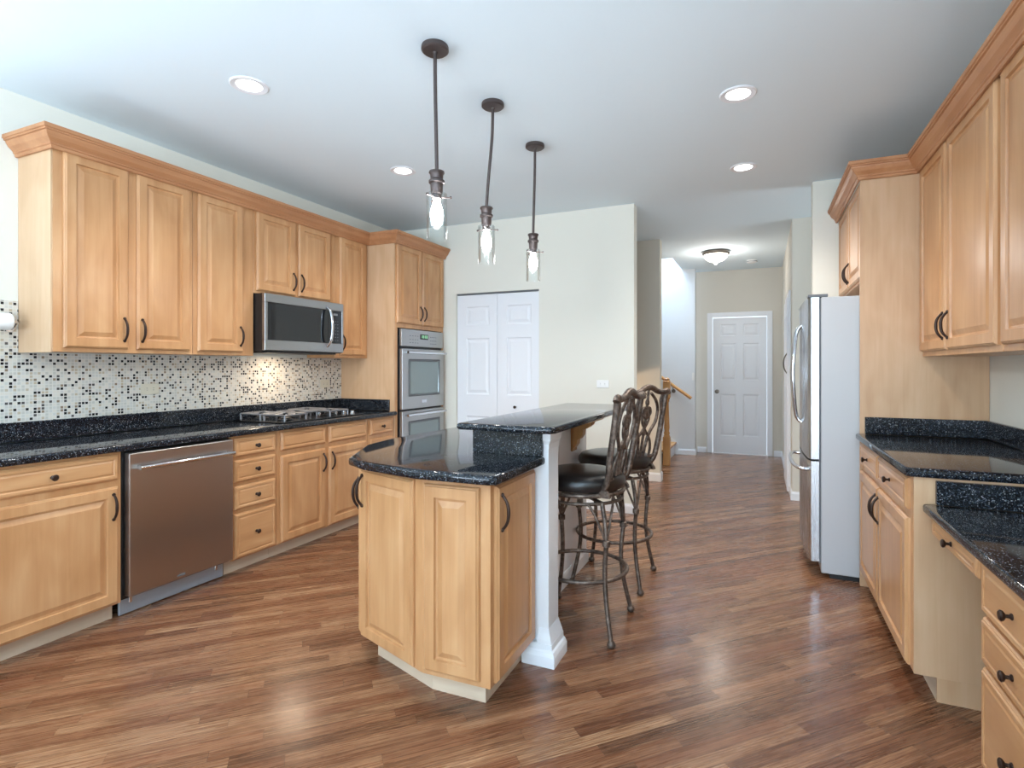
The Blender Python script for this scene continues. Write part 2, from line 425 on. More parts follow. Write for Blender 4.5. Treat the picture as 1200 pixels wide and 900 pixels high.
# pantry wall with the bifold opening
DX0, DX1, DH = -2.872, -1.955, 2.06
bm = BM()
box(bm, XL, DX0, YB, YB + .12, 0, HC); box(bm, DX1, -1.04, YB, YB + .12, 0, HC); box(bm, DX0, DX1, YB, YB + .12, DH, HC)
struct(obj('wall_pantry', bm, 'wall'))
struct(obj('wall_pantry_closet', box(BM(), XL, -1.9, YB + .55, YB + .6, 0, HC), 'wall'))
# far left of the hall
struct(obj('wall_nook', box(BM(), -2.6, -1.06, 6.30, 6.42, 0, HC), 'wall_b'))
struct(obj('wall_nook_side', box(BM(), -2.72, -2.6, YB + .6, 8.4, 0, HC), 'wall_b'))
struct(obj('wall_stair', box(BM(), -2.72, -.90, 8.40, 8.52, 0, 5.0), 'wall_c'))
bm = BM()
box(bm, -2.72, -2.6, 7.34, 8.4, HC + .12, 5.0); box(bm, -1.09, -.97, 7.34, 8.4, HC + .12, 5.0); box(bm, -2.6, -1.09, 7.34, 7.46, HC + .12, 5.0)
struct(obj('wall_stairwell_upper', bm, 'wall_c'))
struct(obj('ceiling_stairwell', box(BM(), -2.72, -.97, 7.34, 8.52, 5.0, 5.1), 'ceil'))
# end wall with door
EX0, EX1, EH = -.68, .078, 2.055
bm = BM()
box(bm, -1.0, EX0 - .02, FY1, FY1 + .12, 0, HC); box(bm, EX1 + .02, .5, FY1, FY1 + .12, 0, HC); box(bm, EX0 - .02, EX1 + .02, FY1, FY1 + .12, EH + .02, HC)
struct(obj('wall_hall_end', bm, 'wall_b'))
struct(obj('wall_hall_right', box(BM(), .28, .40, 6.07, FY1, 0, HC), 'wall_b'))
struct(obj('wall_hall_jog', box(BM(), .28, 2.6, 5.95, 6.07, 0, HC), 'wall_b'))
struct(obj('wall_alcove', box(BM(), .372, 2.6, YB, YB + .12, 0, HC), 'wall'))
struct(obj('wall_side_room', box(BM(), 2.6, 2.7, YB, 6.07, 0, HC), 'wall_b'))
def baseboard(name, a, b, h=.085, t=.014):
    bm = BM(); sweep(bm, [a, b], [(0, .001), (t, .001), (t, h - .02), (t * .45, h), (0, h)])
    return struct(obj(name, bm, 'white'))
def bboard_path(name, path, h=.085, t=.014):
    bm = BM(); sweep(bm, path, [(0, .001), (t, .001), (t, h - .02), (t * .45, h), (0, h)])
    return struct(obj(name, bm, 'white'))
bboard_path('baseboard_nook', [(-2.6, 6.30), (-1.06, 6.30), (-1.06, 6.42)], .1)
bboard_path('baseboard_stair', [(-1.22, 8.40), (-.90, 8.40), (-.90, 8.52)])
bboard_path('baseboard_end_left', [(-.90, FY1), (EX0 - .09, FY1)])
bboard_path('baseboard_end_right', [(EX1 + .09, FY1), (.28, FY1)])
bboard_path('baseboard_hall_right', [(.28, 6.05 + 1.25), (.28, FY1)][::-1])
bboard_path('baseboard_jog', [(.28, 6.25), (.28, 5.95), (.9, 5.95)])
bboard_path('baseboard_pantry', [(DX1 + .02, YB), (-1.04, YB), (-1.04, YB + .12)])

# pantry bifold door
d1 = struct(thing('door_1', 'white two-leaf bifold pantry door beside the wall ovens', 'door', (DX0, YB + .02, .012)))
LW = (DX1 - DX0) / 2 - .004
for i in range(2):
    b = .115
    pn = [(b, .14, LW - b + .02, .80), (b, 1.02, LW - b + .02, 1.59), (b, 1.72, LW - b + .02, 1.91)]
    pn = [(.105, z0, LW - .085, z1) for (_, z0, _, z1) in pn]
    lf = obj('door_leaf', panel_front(LW, DH - .03, .034, pn, HALL, .003), 'white', d1, (.003 + i * (LW + .003), .034, 0))
    if i == 1: knob(lf, .20, .905, -.034)
tr = obj('header_track', box(BM(), 0, DX1 - DX0, 0, .03, DH - .026, DH - .013), 'gasket', d1)
# hall end door
d2 = struct(thing('door_2', 'white six-panel door at the far end of the hallway', 'door', (EX0, FY1 + .03, .008)))
W = EX1 - EX0
pn = [(x0, z0, x1, z1) for (z0, z1) in ((.26, .89), (1.10, 1.66), (1.77, 1.95)) for (x0, x1) in ((.11, W / 2 - .05), (W / 2 + .05, W - .11))]
sl = obj('door_slab', panel_front(W - .006, EH - .012, .035, pn, HALL, .002), 'white', d2, (.003, .035, 0))
kb = lathe(BM(), [(.030, 0), (.030, -.006), (.012, -.012), (.012, -.035), (.026, -.045), (.030, -.058), (.022, -.070), (.001, -.072)], 20, axis='y')
obj('door_knob', kb, 'knob_hall', sl, (.06, -.035, .93), smooth=True)
cs = BM()
for (x0, x1, z0, z1) in ((-.075, -.002, -.006, EH + .07), (W + .002, W + .075, -.006, EH + .07), (-.002, W + .002, EH + .002, EH + .07)):
    box(cs, x0, x1, -.048, -.030, z0, z1, .004, 2)
obj('door_casing', cs, 'white', d2)
# door on the right hall wall
d3 = struct(thing('door_3', 'white door with curved pull on the right hallway wall', 'door', (.28, 7.20, .008), R(-90)))
sl = obj('door_slab', panel_front(.82, 2.03, .03, [(.12, .2, .36, .9), (.46, .2, .70, .9), (.12, 1.08, .36, 1.85), (.46, 1.08, .70, 1.85)], HALL, .002), 'white', d3, (.07, -.002, 0))
pull(sl, .76, 1.34, -.03, True, .20, 'knob_hall', .03, .006)
cs = BM()
for (x0, x1, z0, z1) in ((0, .07, -.006, 2.10), (.89, .96, -.006, 2.10), (.07, .89, 2.035, 2.10)): box(cs, x0, x1, -.018, 0, z0, z1, .003, 2)
obj('door_casing', cs, 'white', d3)

# stairs, newel, handrail
st = thing('staircase', 'white and oak stairs rising out of sight behind the newel post', 'stairs', (-1.19, 7.46, 0))
for i in range(5):
    x = -.26 * i
    obj('riser', box(BM(), x - .02, x, .06, .92, .185 * i + (.0 if i == 0 else .02), .185 * (i + 1) - .03, .002, 1), 'white', st)
    obj('tread', box(BM(), x - .285, x + .025, .05, .92, .185 * (i + 1) - .03, .185 * (i + 1), .008, 2), 'oak_rail', st)
sk = BM(); prism_y(sk, [(.05, .0), (.05, .17), (-1.3, 1.13), (-1.3, 0)], .922, .936); obj('skirt_board', sk, 'white', st)
nw = thing('newel_post', 'turned honey oak newel post at the foot of the stairs', 'newel post', (-1.155, 7.40, 0))
bm = BM(); box(bm, -.045, .045, -.045, .045, 0, .38, .004, 2); obj('base_block', bm, 'oak', nw)
obj('turned_shaft', lathe(BM(), [(.040, .38), (.043, .39), (.034, .405), (.040, .43), (.030, .455), (.037, .50), (.033, .60), (.027, .76), (.025, .84), (.036, .855), (.030, .87), (.042, .885), (.042, .90)], 24), 'oak', nw, smooth=True)
bm = BM(); box(bm, -.045, .045, -.045, .045, .90, 1.10, .004, 2); obj('top_block', bm, 'oak', nw)
obj('cap', lathe(BM(), [(.05, 1.10), (.055, 1.112), (.05, 1.122), (.034, 1.132), (.04, 1.15), (.02, 1.168), (.001, 1.17)], 24), 'oak', nw, smooth=True)
hr = thing('handrail', 'short oak handrail bracketed to the bright stairwell wall', 'handrail', (-1.33, 8.33, 1.11))
bm = BM(); tube(bm, smoothpts([(-1.0, 0, .70), (-.5, 0, .36), (0, 0, .01), (.385, 0, -.265)], 6), .024, 12); obj('rail', bm, 'oak_rail', hr, smooth=True)
for x in (-.75, .12):
    bm = BM(); tube(bm, smoothpts([(x, .066, -.72 * x - .075), (x, .02, -.72 * x - .08), (x, 0, -.70 * x - .02)], 4), .007, 8); lathe(bm, [(.03, 0), (.03, -.006), (.001, -.008)], 14, x, .069, -.72 * x - .075, 'y')
    obj('bracket', bm, 'knob_hall', hr, smooth=True)

# ------------------------------------------------------------------ ceiling fixtures
def can(x, y, label):
    t = thing('recessed_light', label, 'ceiling light', (x, y, HC), 0, 'recessed ceiling lights')
    obj('trim_ring', lathe(BM(), [(.062, -.001), (.064, -.004), (.088, -.007), (.094, -.003), (.094, -.0005)], 36), 'white', t, smooth=True)
    obj('lens', lathe(BM(), [(.0615, -.0015), (.055, -.003), (.001, -.0035)], 32), 'can', t, smooth=True)
    lamp('recessed_lamp', 'SPOT', (x, y, HC - .02), (0, 0, 0), 56, (1, .93, .85), spot_size=R(130), spot_blend=.9, shadow_soft_size=.06)
k = 2.77
can(-2.43, 2.005, 'round recessed ceiling light above the dishwasher, nearest the left cabinets')
can(-.113, 3.115, 'round recessed ceiling light on the right, nearer one of the two above the aisle')
can(-2.44, 3.335, 'small round recessed ceiling light seen left of the pendants')
can(-.12, 4.275, 'round recessed ceiling light on the right, farther of the two above the aisle')

def pendant(x, y, label, zs, tilt=(0, 0), pins=0.0):
    t = thing('pendant_light', label, 'pendant light', (x, y, HC), 0, 'pendants over the island')
    obj('canopy', lathe(BM(), [(.060, -.0005), (.062, -.006), (.062, -.020), (.055, -.026), (.012, -.028), (.010, -.036), (.001, -.037)], 32), 'pend', t, smooth=True)
    L = HC - zs; dx, dy = tilt
    bm = BM(); tube(bm, smoothpts([(0, 0, -.03), (dx * .12, dy * .12, -L * .33), (dx * .62, dy * .62, -L * .68), (dx, dy, -L + .005)], 5), .0085, 10)
    obj('rod', bm, 'pend', t, smooth=True)
    obj('socket', lathe(BM(), [(.012, 0), (.034, -.003), (.036, -.010), (.030, -.018), (.028, -.038), (.036, -.046), (.036, -.056), (.029, -.060), (.027, -.102), (.022, -.108), (.022, -.128), (.001, -.129)], 28), 'pend', t, (dx, dy, -L), smooth=True)
    g = lathe(BM(), [(.0445, -.105), (.0465, -.107), (.0465, -.312), (.0445, -.312), (.0440, -.110)], 36)
    gl = obj('glass_shade', g, 'glass', t, (dx, dy, -L), smooth=True)
    for q in range(3):
        bm = BM()
        a = pins + q * 2 * PI / 3; c, s_ = math.cos(a), math.sin(a)
        tube(bm, [(c * .02, s_ * .02, -.122), (c * .062, s_ * .062, -.122)], .0032, 8)
        tube(bm, [(c * .060, s_ * .060, -.122), (c * .068, s_ * .068, -.122)], .006, 8)
        obj('thumb_screw', bm, 'pend', t, (dx, dy, -L), smooth=True)
    obj('bulb', lathe(BM(), [(.001, -.245), (.010, -.243), (.022, -.228), (.029, -.205), (.027, -.180), (.018, -.152), (.013, -.130), (.013, -.124)], 24), 'bulb', t, (dx, dy, -L), smooth=True)
    return t
pendant(-1.36, 2.10, 'bronze pendant with clear glass tube, nearest of the row over the island', 2.205, (.004, .008), .4)
pendant(-1.36, 2.68, 'bronze pendant on a slightly crooked rod, middle of the row over the island', 2.195, (-.030, -.018), 2.9)
pendant(-1.36, 3.29, 'smallest looking bronze pendant, farthest of the row over the island', 2.185, (-.010, -.006), .35)

fl = thing('flush_mount_light', 'glowing glass dome ceiling light with bronze rim in the hallway', 'ceiling light', (-.525, 7.25, HC))
obj('rim', lathe(BM(), [(.15, -.0005), (.165, -.012), (.165, -.03), (.15, -.045), (.14, -.04)], 36), 'knob_hall', fl, smooth=True)
obj('glass_dome', lathe(BM(), [(.138, -.036), (.142, -.06), (.125, -.09), (.09, -.118), (.045, -.135), (.02, -.14)], 36), 'dome', fl, smooth=True)
obj('finial', lathe(BM(), [(.02, -.138), (.024, -.150), (.014, -.165), (.001, -.170)], 16), 'dome', fl, smooth=True)
lamp('hall_lamp', 'POINT', (-.525, 7.25, HC - .28), (0, 0, 0), 8, (1, .93, .85), shadow_soft_size=.12)
sm = thing('smoke_detector', 'round white smoke detector on the hallway ceiling', 'smoke detector', (-.118, 8.04, HC))
obj('housing', lathe(BM(), [(.068, -.0005), (.070, -.01), (.066, -.026), (.05, -.036), (.001, -.038)], 28), 'plate', sm, smooth=True)
obj('vent_ring', lathe(BM(), [(.0675, -.016), (.0705, -.018), (.0705, -.022), (.0675, -.024)], 28), 'gasket', sm, smooth=True)

# ------------------------------------------------------------------ left run, base
LF = -3.03
def left(name, label, y0, cat='cabinet', group=None, x=LF): return thing(name, label, cat, (x, y0, 0), R(90), group)
ZD0, ZD1 = .735, .862      # drawer row
ZB0, ZB1 = .105, .700      # door row
def carcass(t, W, z0, z1, D, nm='body', mat='maple'):
    bm = BM(); box(bm, .0015, W - .0015, 0, D, z0, z1, .0015, 1); return obj(nm, bm, mat, t)
def toe(t, W, D=.075, end=False):
    return obj('toe_kick', box(BM(), .001, W - .001, D, D + .015, 0, .094), 'toe', t)
G_L = 'base cabinets on the left wall'
def base_dd(name, label, y0, y1, hside):
    W = y1 - y0; t = left('base_cabinet', label, y0, group=G_L); carcass(t, W, .095, .876, .595); toe(t, W)
    drawer(t, .018, W - .02, ZD0, ZD1)
    Wd = W - .038; door(t, .018, W - .02, ZB0, ZB1, Wd - .026 if hside == 'r' else .026, ZB1 - ZB0 - .10)
    return t
base_dd('x', 'maple base cabinet beyond the left edge of the photo, two away from the dishwasher', .50, 1.125, 'r')
base_dd('x', 'maple base cabinet with wide drawer and door, directly left of the dishwasher', 1.125, 1.735, 'r')
t = left('base_cabinet', 'narrow maple four-drawer base cabinet right of the dishwasher', 2.372, group=G_L); W = .343
carcass(t, W, .095, .876, .595); toe(t, W)
for z0, z1 in ((.745, .862), (.583, .722), (.412, .560), (.105, .386)): drawer(t, .012, W - .02, z0, z1)
t = left('base_cabinet', 'wide maple base cabinet with two doors under the cooktop', 2.715, group=G_L); W = .935
carcass(t, W, .095, .876, .595); toe(t, W)
drawer(t, .027, .442, ZD0, ZD1, False, nm='false_drawer_front'); drawer(t, .478, .905, ZD0, ZD1, False, nm='false_drawer_front')
door(t, .027, .442, ZB0, ZB1, .415 - .027, .49); door(t, .478, .905, ZB0, ZB1, .027, .49)
t = left('base_cabinet', 'narrow maple base cabinet between the cooktop and the wall ovens', 3.65, group=G_L); W = .352
carcass(t, W, .095, .876, .595); toe(t, W)
drawer(t, .02, .318, ZD0, ZD1); dd = door(t, .02, .318, ZB0, ZB1); knob(dd, .028, .55, -T)

# dishwasher
t = left('dishwasher', 'stainless steel dishwasher with bar handle built under the left worktop', 1.7365, 'dishwasher'); W = .632
obj('tub', box(BM(), .006, W - .006, .012, .58, .10, .868), 'black', t)
obj('door_panel', box(BM(), .018, W - .012, -.035, .010, .118, .862, .005, 2), 'steel_dw', t)
bm = BM(); tube(bm, smoothpts([(.05, -.072, .785), (.18, -.078, .785), (.32, -.08, .785), (.46, -.078, .785), (.60, -.072, .785)], 5), .0125, 12)
for x in (.065, .585): box(bm, x - .012, x + .012, -.075, -.034, .775, .797, .004, 1)
obj('handle', bm, 'chrome', t, smooth=True)
obj('toe_panel', box(BM(), .02, W - .012, .055, .07, .004, .108, .003, 1), 'dwtoe', t)
for x in (.075, W - .06): obj('toe_clip', box(BM(), x - .008, x + .008, .051, .056, .055, .10, .002, 1), 'chrome', t)
obj('badge', box(BM(), .27, .315, -.0362, -.0345, .135, .145), 'gasket', t)

# tall oven cabinet
t = left('tall_oven_cabinet', 'tall maple cabinet holding the double wall ovens beside the pantry door', 4.005, 'cabinet'); W = .825
bm = BM()
box(bm, .0, .02, 0, .605, 0, 2.462, .001, 1); obj('side_panel', bm, 'maple_panel', t)
bm = BM(); box(bm, .02, .052, 0, .02, .095, 2.462); box(bm, W - .03, W, 0, .605, .0, 2.462); box(bm, .052, W - .03, 0, .605, 1.672, 2.462); box(bm, .052, W - .03, 0, .605, .095, .335)
box(bm, .02, .052, .02, .605, .095, 2.462)
obj('face_frame', bm, 'maple', t)
obj('toe_kick', box(BM(), .02, W - .03, .075, .09, 0, .094), 'toe', t)
door(t, .032, .417, 1.712, 2.435, .385 - .026, .11); door(t, .432, .812, 1.712, 2.435, .026, .11)
drawer(t, .05, W - .04, .115, .325)
ov = left('double_wall_oven', 'stainless double wall oven stacked in the tall maple cabinet', 4.0725, 'oven'); W = .71
obj('chassis', box(BM(), 0, W, -.004, .55, .345, 1.662), 'black', ov)
obj('control_panel', box(BM(), .004, W - .004, -.032, -.0045, 1.502, 1.662, .003, 1), 'oven', ov)
for (z0, z1) in ((.920, 1.480), (.350, .902)):
    dr = obj('oven_door', box(BM(), .004, W - .004, -.042, -.0045, z0, z1, .004, 2), 'oven', ov)
    h = z1 - z0
    obj('window', box(BM(), .12, W - .11, -.0445, -.041, z0 + .135, z1 - .115, .006, 2), 'ovenglass', dr)
    obj('window_surround', box(BM(), .10, W - .09, -.0432, -.041, z0 + .115, z1 - .095, .008, 2), 'gasket', dr)
    bm = BM(); tube(bm, [(.03, -.085, z1 - .035), (W - .03, -.085, z1 - .035)], .012, 12)
    for x in (.055, W - .055): box(bm, x - .010, x + .010, -.083, -.041, z1 - .044, z1 - .026, .003, 1)
    obj('handle', bm, 'chrome', dr, smooth=True)
    if z0 > .9: obj('badge', box(BM(), W / 2 - .045, W / 2 + .035, -.0442, -.041, z0 + .045, z0 + .078, .001, 1), 'chrome', dr)
pnl = obj('display', box(BM(), .30, .43, -.034, -.0315, 1.575, 1.625), 'black', ov)
bm = BM()
for q, x in enumerate((.325, .350, .380, .405)):
    for (a, b, c, d) in ((0, .012, 0, .003), (0, .012, .012, .015), (0, .012, .024, .027), (0, .003, 0, .027), (.010, .013, 0, .027)):
        if q == 0 and c < .02 and a == 0 and b == .012: continue
        box(bm, x + a, x + b, -.0348, -.0338, 1.588 + c, 1.588 + d)
obj('clock_digits', bm, 'led', ov)
bm = BM()
for x in (.13, .17, .21, .25, .47, .50, .53, .56):
    for z in (1.535, 1.565, 1.60): box(bm, x, x + .018, -.0328, -.0315, z, z + .006)
obj('button_marks', bm, 'gasket', ov)

# worktop with upstand
bm = BM(); prism(bm, [(XL + .004, .50), (LF + .037, .50), (LF + .037, 4.003), (XL + .004, 4.003)], .877, .914, .012, 3)
wt = tag(obj('worktop', bm, 'granite', smooth=True), 'long dark speckled granite worktop along the left wall', 'worktop')
obj('upstand', box(BM(), XL + .004, XL + .025, .50, 4.003, .9145, 1.016, .003, 2), 'granite', wt)
obj('end_upstand', box(BM(), XL + .025, -3.07, 3.983, 4.003, .9145, 1.016, .003, 2), 'granite', wt)
bs = tag(obj('mosaic_backsplash', (lambda b: (box(b, XL + .001, XL + .008, .2, 1.572, 1.0165, 1.66), box(b, XL + .001, XL + .008, 1.572, 4.003, 1.0165, 1.385), b)[2])(BM()), 'mosaic'), 'black, beige and white mosaic tile backsplash behind the left worktop', 'backsplash')

# cooktop
ct = thing('gas_cooktop', 'black gas cooktop with metal grates set in the left worktop', 'cooktop', (-3.30, 3.21, .9145), R(90)); CW, CD = .84, .50
obj('glass_plate', box(BM(), -CW / 2, CW / 2, -CD / 2, CD / 2, 0, .009, .004, 2), 'enamel', ct)
burn = [(-.27, -.11), (-.27, .13), (.17, -.11), (.17, .13), (-.05, .01)]
for bx, by in burn:
    bn = obj('burner', lathe(BM(), [(.052, .009), (.052, .016), (.040, .019), (.040, .026), (.034, .030), (.001, .031)], 24, bx, by), 'black', ct, smooth=True)
def grate(bx, by, hw, hd):
    bm = BM(); z = .050; r = .0070
    for p, q in (((-hw, -hd), (hw, -hd)), ((hw, -hd), (hw, hd)), ((hw, hd), (-hw, hd)), ((-hw, hd), (-hw, -hd))): tube(bm, [(bx + p[0], by + p[1], z), (bx + q[0], by + q[1], z)], r, 8)
    for p in ((-1, 0), (1, 0), (0, -1), (0, 1)): tube(bm, [(bx + p[0] * hw, by + p[1] * hd, z), (bx + p[0] * hw * .3, by + p[1] * hd * .3, z + .004)], r, 8)
    for sx in (-1, 1):
        for sy in (-1, 1): tube(bm, [(bx + sx * hw, by + sy * hd, z), (bx + sx * hw, by + sy * hd, .010)], r, 8)
    return obj('grate', bm, 'castiron', ct, smooth=True)
for bx, by in burn[:4]: grate(bx, by, .098, .100)
grate(-.05, .01, .085, .12)
for i in range(5):
    obj('control_knob', lathe(BM(), [(.020, .009), (.020, .013), (.016, .016), (.0145, .034), (.001, .035)], 18, .355, -.18 + i * .09), 'chrome', ct, smooth=True)

# ------------------------------------------------------------------ left run, uppers
UF = -3.33; UZ0, UZ1 = 1.39, 2.462
G_U = 'upper cabinets on the left wall'
DU0, DU1 = 1.412, 2.437
t = left('upper_cabinet', 'tall maple upper cabinet pair of doors at the near left end', 1.58, group=G_U, x=UF); W = .75
carcass(t, W, UZ0, UZ1, .308)
obj('side_panel', box(BM(), -.006, .0, .002, .308, UZ0 - .003, UZ1), 'maple_panel', t)
door(t, .045, .360, DU0, DU1, .315 - .026, .11); door(t, .405, .725, DU0, DU1, .026, .11)
t = left('upper_cabinet', 'tall single-door maple upper cabinet just left of the microwave', 2.33, group=G_U, x=UF); W = .453
carcass(t, W, UZ0, UZ1, .308); door(t, .028, .358, DU0, DU1, .33 - .024, .11)
t = left('upper_cabinet', 'short maple upper cabinet with two doors above the microwave', 2.783, group=G_U, x=UF); W = .80
carcass(t, W, 1.842, UZ1, .308); door(t, .018, .370, 1.862, DU1, .352 - .024, .105); door(t, .402, .745, 1.862, DU1, .024, .105)
bm = BM()
for x in (.760, .772, .784): box(bm, x, x + .008, -.012, 0, 1.845, UZ1 - .03, .003, 2)
obj('fluted_filler', bm, 'maple', t)
t = left('upper_cabinet', 'narrow maple upper cabinet between the microwave and the oven tower', 3.583, group=G_U, x=UF); W = .42
carcass(t, W, UZ0, UZ1, .308); door(t, .058, .385, DU0, DU1, .026, .11)

mw = left('microwave', 'stainless over-the-range microwave with curved handle above the cooktop', 2.787, 'microwave', x=-3.24); W = .79
obj('case', box(BM(), .002, W - .002, .012, .392, 1.425, 1.838), 'black', mw)
fr = BM(); box(fr, 0, W, -.018, .012, 1.775, 1.838, .003, 1); box(fr, 0, W, -.018, .012, 1.430, 1.505, .003, 1); box(fr, 0, .025, -.018, .012, 1.505, 1.775, .002, 1); box(fr, W - .02, W, -.018, .012, 1.505, 1.775, .002, 1)
obj('front_frame', fr, 'steel_h', mw)
obj('window', box(BM(), .025, .62, -.012, .010, 1.505, 1.775), 'blackglass', mw)
obj('control_panel', box(BM(), .622, W - .02, -.013, .010, 1.505, 1.775), 'blackglass', mw)
bm = BM(); tube(bm, smoothpts([(.60, -.018, 1.795), (.607, -.050, 1.755), (.612, -.066, 1.65), (.607, -.056, 1.53), (.60, -.018, 1.475)], 6), .010, 12, flat=1.3); obj('handle', bm, 'chrome', mw, smooth=True)
bm = BM()
for i in range(7):
    for x in (.668, .695, .722): box(bm, x, x + .010, -.0142, -.0128, 1.528 + i * .026, 1.532 + i * .026)
box(bm, .675, .725, -.0142, -.0128, 1.735, 1.752)
obj('button_marks', bm, 'gasket', mw)
obj('vent_grille', box(BM(), .05, W - .05, .02, .30, 1.414, 1.425), 'black', mw)
lamp('cooktop_lamp', 'AREA', (-3.36, 3.17, 1.405), (0, 0, 0), 2.2, (1, .82, .62), shape='RECTANGLE', size=.3, size_y=.1)

CROWN = [(0, 2.425), (.010, 2.425), (.014, 2.431), (.014, 2.440), (.020, 2.443), (.020, 2.450), (.027, 2.458), (.040, 2.470), (.050, 2.488), (.052, 2.497), (.060, 2.498), (.060, 2.506), (.066, 2.508), (.066, 2.527), (0, 2.527)]
bm = BM(); sweep(bm, [(XL + .002, 1.572), (UF + .022, 1.572), (UF + .022, 4.003), (LF + .022, 4.003), (LF + .022, 4.828)], [(o if o > 0 else -.0, z) for o, z in CROWN])
tag(obj('crown_molding', bm, 'maple_y'), 'maple crown molding running along the top of the left cabinets', 'crown molding')

# outlets, paper towel
def outlet(label, loc, rz, mat, horizontal):
    t = thing('wall_outlet', label, 'outlet', loc, rz)
    a, b = (.057, .035) if horizontal else (.035, .057)
    obj('cover_plate', box(BM(), -a, a, -.006, 0, -b, b, .002, 2), mat, t)
    for s in (-1, 1):
        cx, cz = (s * .02, 0) if horizontal else (0, s * .02)
        f = obj('receptacle', lathe(BM(), [(.016, -.006), (.016, -.0075), (.001, -.0078)], 20, cx, 0, cz, axis='y'), mat, t, smooth=True)
        bm = BM()
        for q in (-1, 1):
            if horizontal: box(bm, cx - .004, cx + .004, -.0086, -.0076, cz + q * .006 - .001, cz + q * .006 + .001)
            else: box(bm, cx + q * .006 - .001, cx + q * .006 + .001, -.0086, -.0076, cz - .004, cz + .004)
        obj('slot', bm, 'slot', f)
    return t
outlet('beige outlet on the mosaic backsplash behind the dishwasher', (XL + .0085, 2.25, 1.168), R(90), 'plate_b', True)
outlet('beige outlet on the mosaic backsplash next to the oven tower', (XL + .0085, 3.79, 1.158), R(90), 'plate_b', True)
outlet('white outlet on the cream wall right of the pantry door', (-1.325, YB - .0005, 1.155), 0, 'plate', True)
sw = thing('light_switch', 'small white switch plate on the corner by the hall door', 'light switch', (-.925, 8.3995, 1.17))
obj('cover_plate', box(BM(), -.018, .018, -.006, 0, -.057, .057, .002, 2), 'plate', sw); obj('toggle', box(BM(), -.005, .005, -.014, -.0065, -.004, .010, .001, 1), 'plate', sw)
pt = thing('paper_towel_holder', 'white paper towel roll on a wall holder left of the upper cabinets', 'paper towel', (XL + .008, 1.228, 1.545))
obj('paper_roll', lathe(BM(), [(.018, 0), (.042, .0), (.044, .004), (.044, .275), (.040, .28), (.018, .28)], 28, .075, 0, 0, axis='y'), 'plate', pt, smooth=True)
bm = BM(); tube(bm, [(.075, -.02, 0), (.075, .305, 0)], .008, 10)
for y in (-.02, .305): tube(bm, smoothpts([(.001, y, -.03), (.04, y, -.03), (.075, y, 0)], 4), .007, 8); lathe(bm, [(.02, 0), (.02, .006), (.001, .008)], 14, 0, y, -.03, 'x')
obj('holder_arm', bm, 'chrome', pt, smooth=True)

# ------------------------------------------------------------------ island
isl = thing('island_cabinet', 'maple kitchen island cabinet with angled end and panelled doors', 'kitchen island', (0, 0, 0))
body = [(-.935, 2.238), (-.935, 1.822), (-1.236, 1.815), (-1.655, 1.958), (-1.79, 2.19), (-1.79, 3.40), (-1.222, 3.40), (-1.222, 2.238)]
obj('body', prism(BM(), body, .095, .876), 'maple', isl)
tb = [(-.985, 2.236), (-.985, 1.880), (-1.225, 1.875), (-1.60, 2.0), (-1.71, 2.20), (-1.71, 3.38), (-1.24, 3.38), (-1.24, 2.236)]
obj('toe_kick', prism(BM(), tb, 0, .094), 'toe', isl)
def idoor(a, b, z0, z1, hx=None, hz=None, m0=.03, m1=.03):
    """door on the face that runs from a to b (outward is right of a->b)"""
    a, b = Vector(a), Vector(b); d = (b - a); L = d.length; ang = math.atan2(d.y, d.x)
    W, H = L - m0 - m1, z1 - z0; p = a + d.normalized() * m0
    o = obj('door', panel_front(W, H, T, [(.05, .05, W - .05, H - .05)]), 'maple', isl, (p.x, p.y, z0), (0, 0, ang))
    if hx is not None: pull(o, hx if hx > 0 else W + hx, hz, -T, L=.135)
idoor((-1.655, 1.958), (-1.236, 1.815), .105, .856, .022, .655, .010, .045)
idoor((-1.236, 1.815), (-.935, 1.822), .118, .852, None, None, .016, .042)
idoor((-.935, 1.822), (-.935, 2.238), .105, .856, .032, .645, .028, .012)
idoor((-1.79, 2.19), (-1.655, 1.958), .105, .856, -.022, .63, .02, .012)
idoor((-1.79, 2.80), (-1.79, 2.20), .105, .856, .03, .63, .03, .03)
idoor((-1.79, 3.40), (-1.79, 2.80), .105, .856, -.03, .63, .03, .03)
ctp = [(-.882, 1.772), (-.878, 2.238), (-1.211, 2.238), (-1.211, 3.43), (-1.83, 3.43), (-1.845, 3.06), (-1.88, 2.50), (-1.85, 2.22), (-1.66, 1.875), (-1.54, 1.825), (-1.225, 1.745), (-.91, 1.752)]
iw = tag(obj('island_worktop', prism(BM(), ctp, .877, .914, .012, 3), 'granite', smooth=True), 'low dark granite worktop on the near end of the island', 'worktop')
obj('upstand', box(BM(), -1.232, -.885, 2.220, 2.240, .915, 1.033, .002, 1), 'granite', iw)
kw = BM(); box(kw, -1.208, -1.08, 2.38, 3.52, 0, 1.034); box(kw, -1.208, -.978, 2.242, 2.38, 0, 1.034)
kn = tag(obj('knee_wall', kw, 'white'), 'white half wall carrying the raised bar top behind the island', 'half wall')
obj('baseboard', sweep(BM(), [(-1.208, 3.52), (-1.08, 3.52), (-1.08, 2.372)][::-1][::-1], [(0, .001), (-.012, .001), (-.012, .07), (-.005, .085), (0, .085)]), 'white', kn)
ps = thing('island_post', 'square white post with flared base at the island corner', 'post', (-.919, 2.309, 0))
q = .056
obj('shaft', box(BM(), -q, q, -.064, .064, .02, 1.034, .003, 2), 'white', ps)
loop = [(-q, -.0), (-q, -.064), (q, -.064), (q, .064)]
bm = sweep(BM(), loop[1:], [(-.02, 0), (.042, 0), (.042, .045), (.034, .062), (.026, .068), (.024, .092), (-.02, .092)])
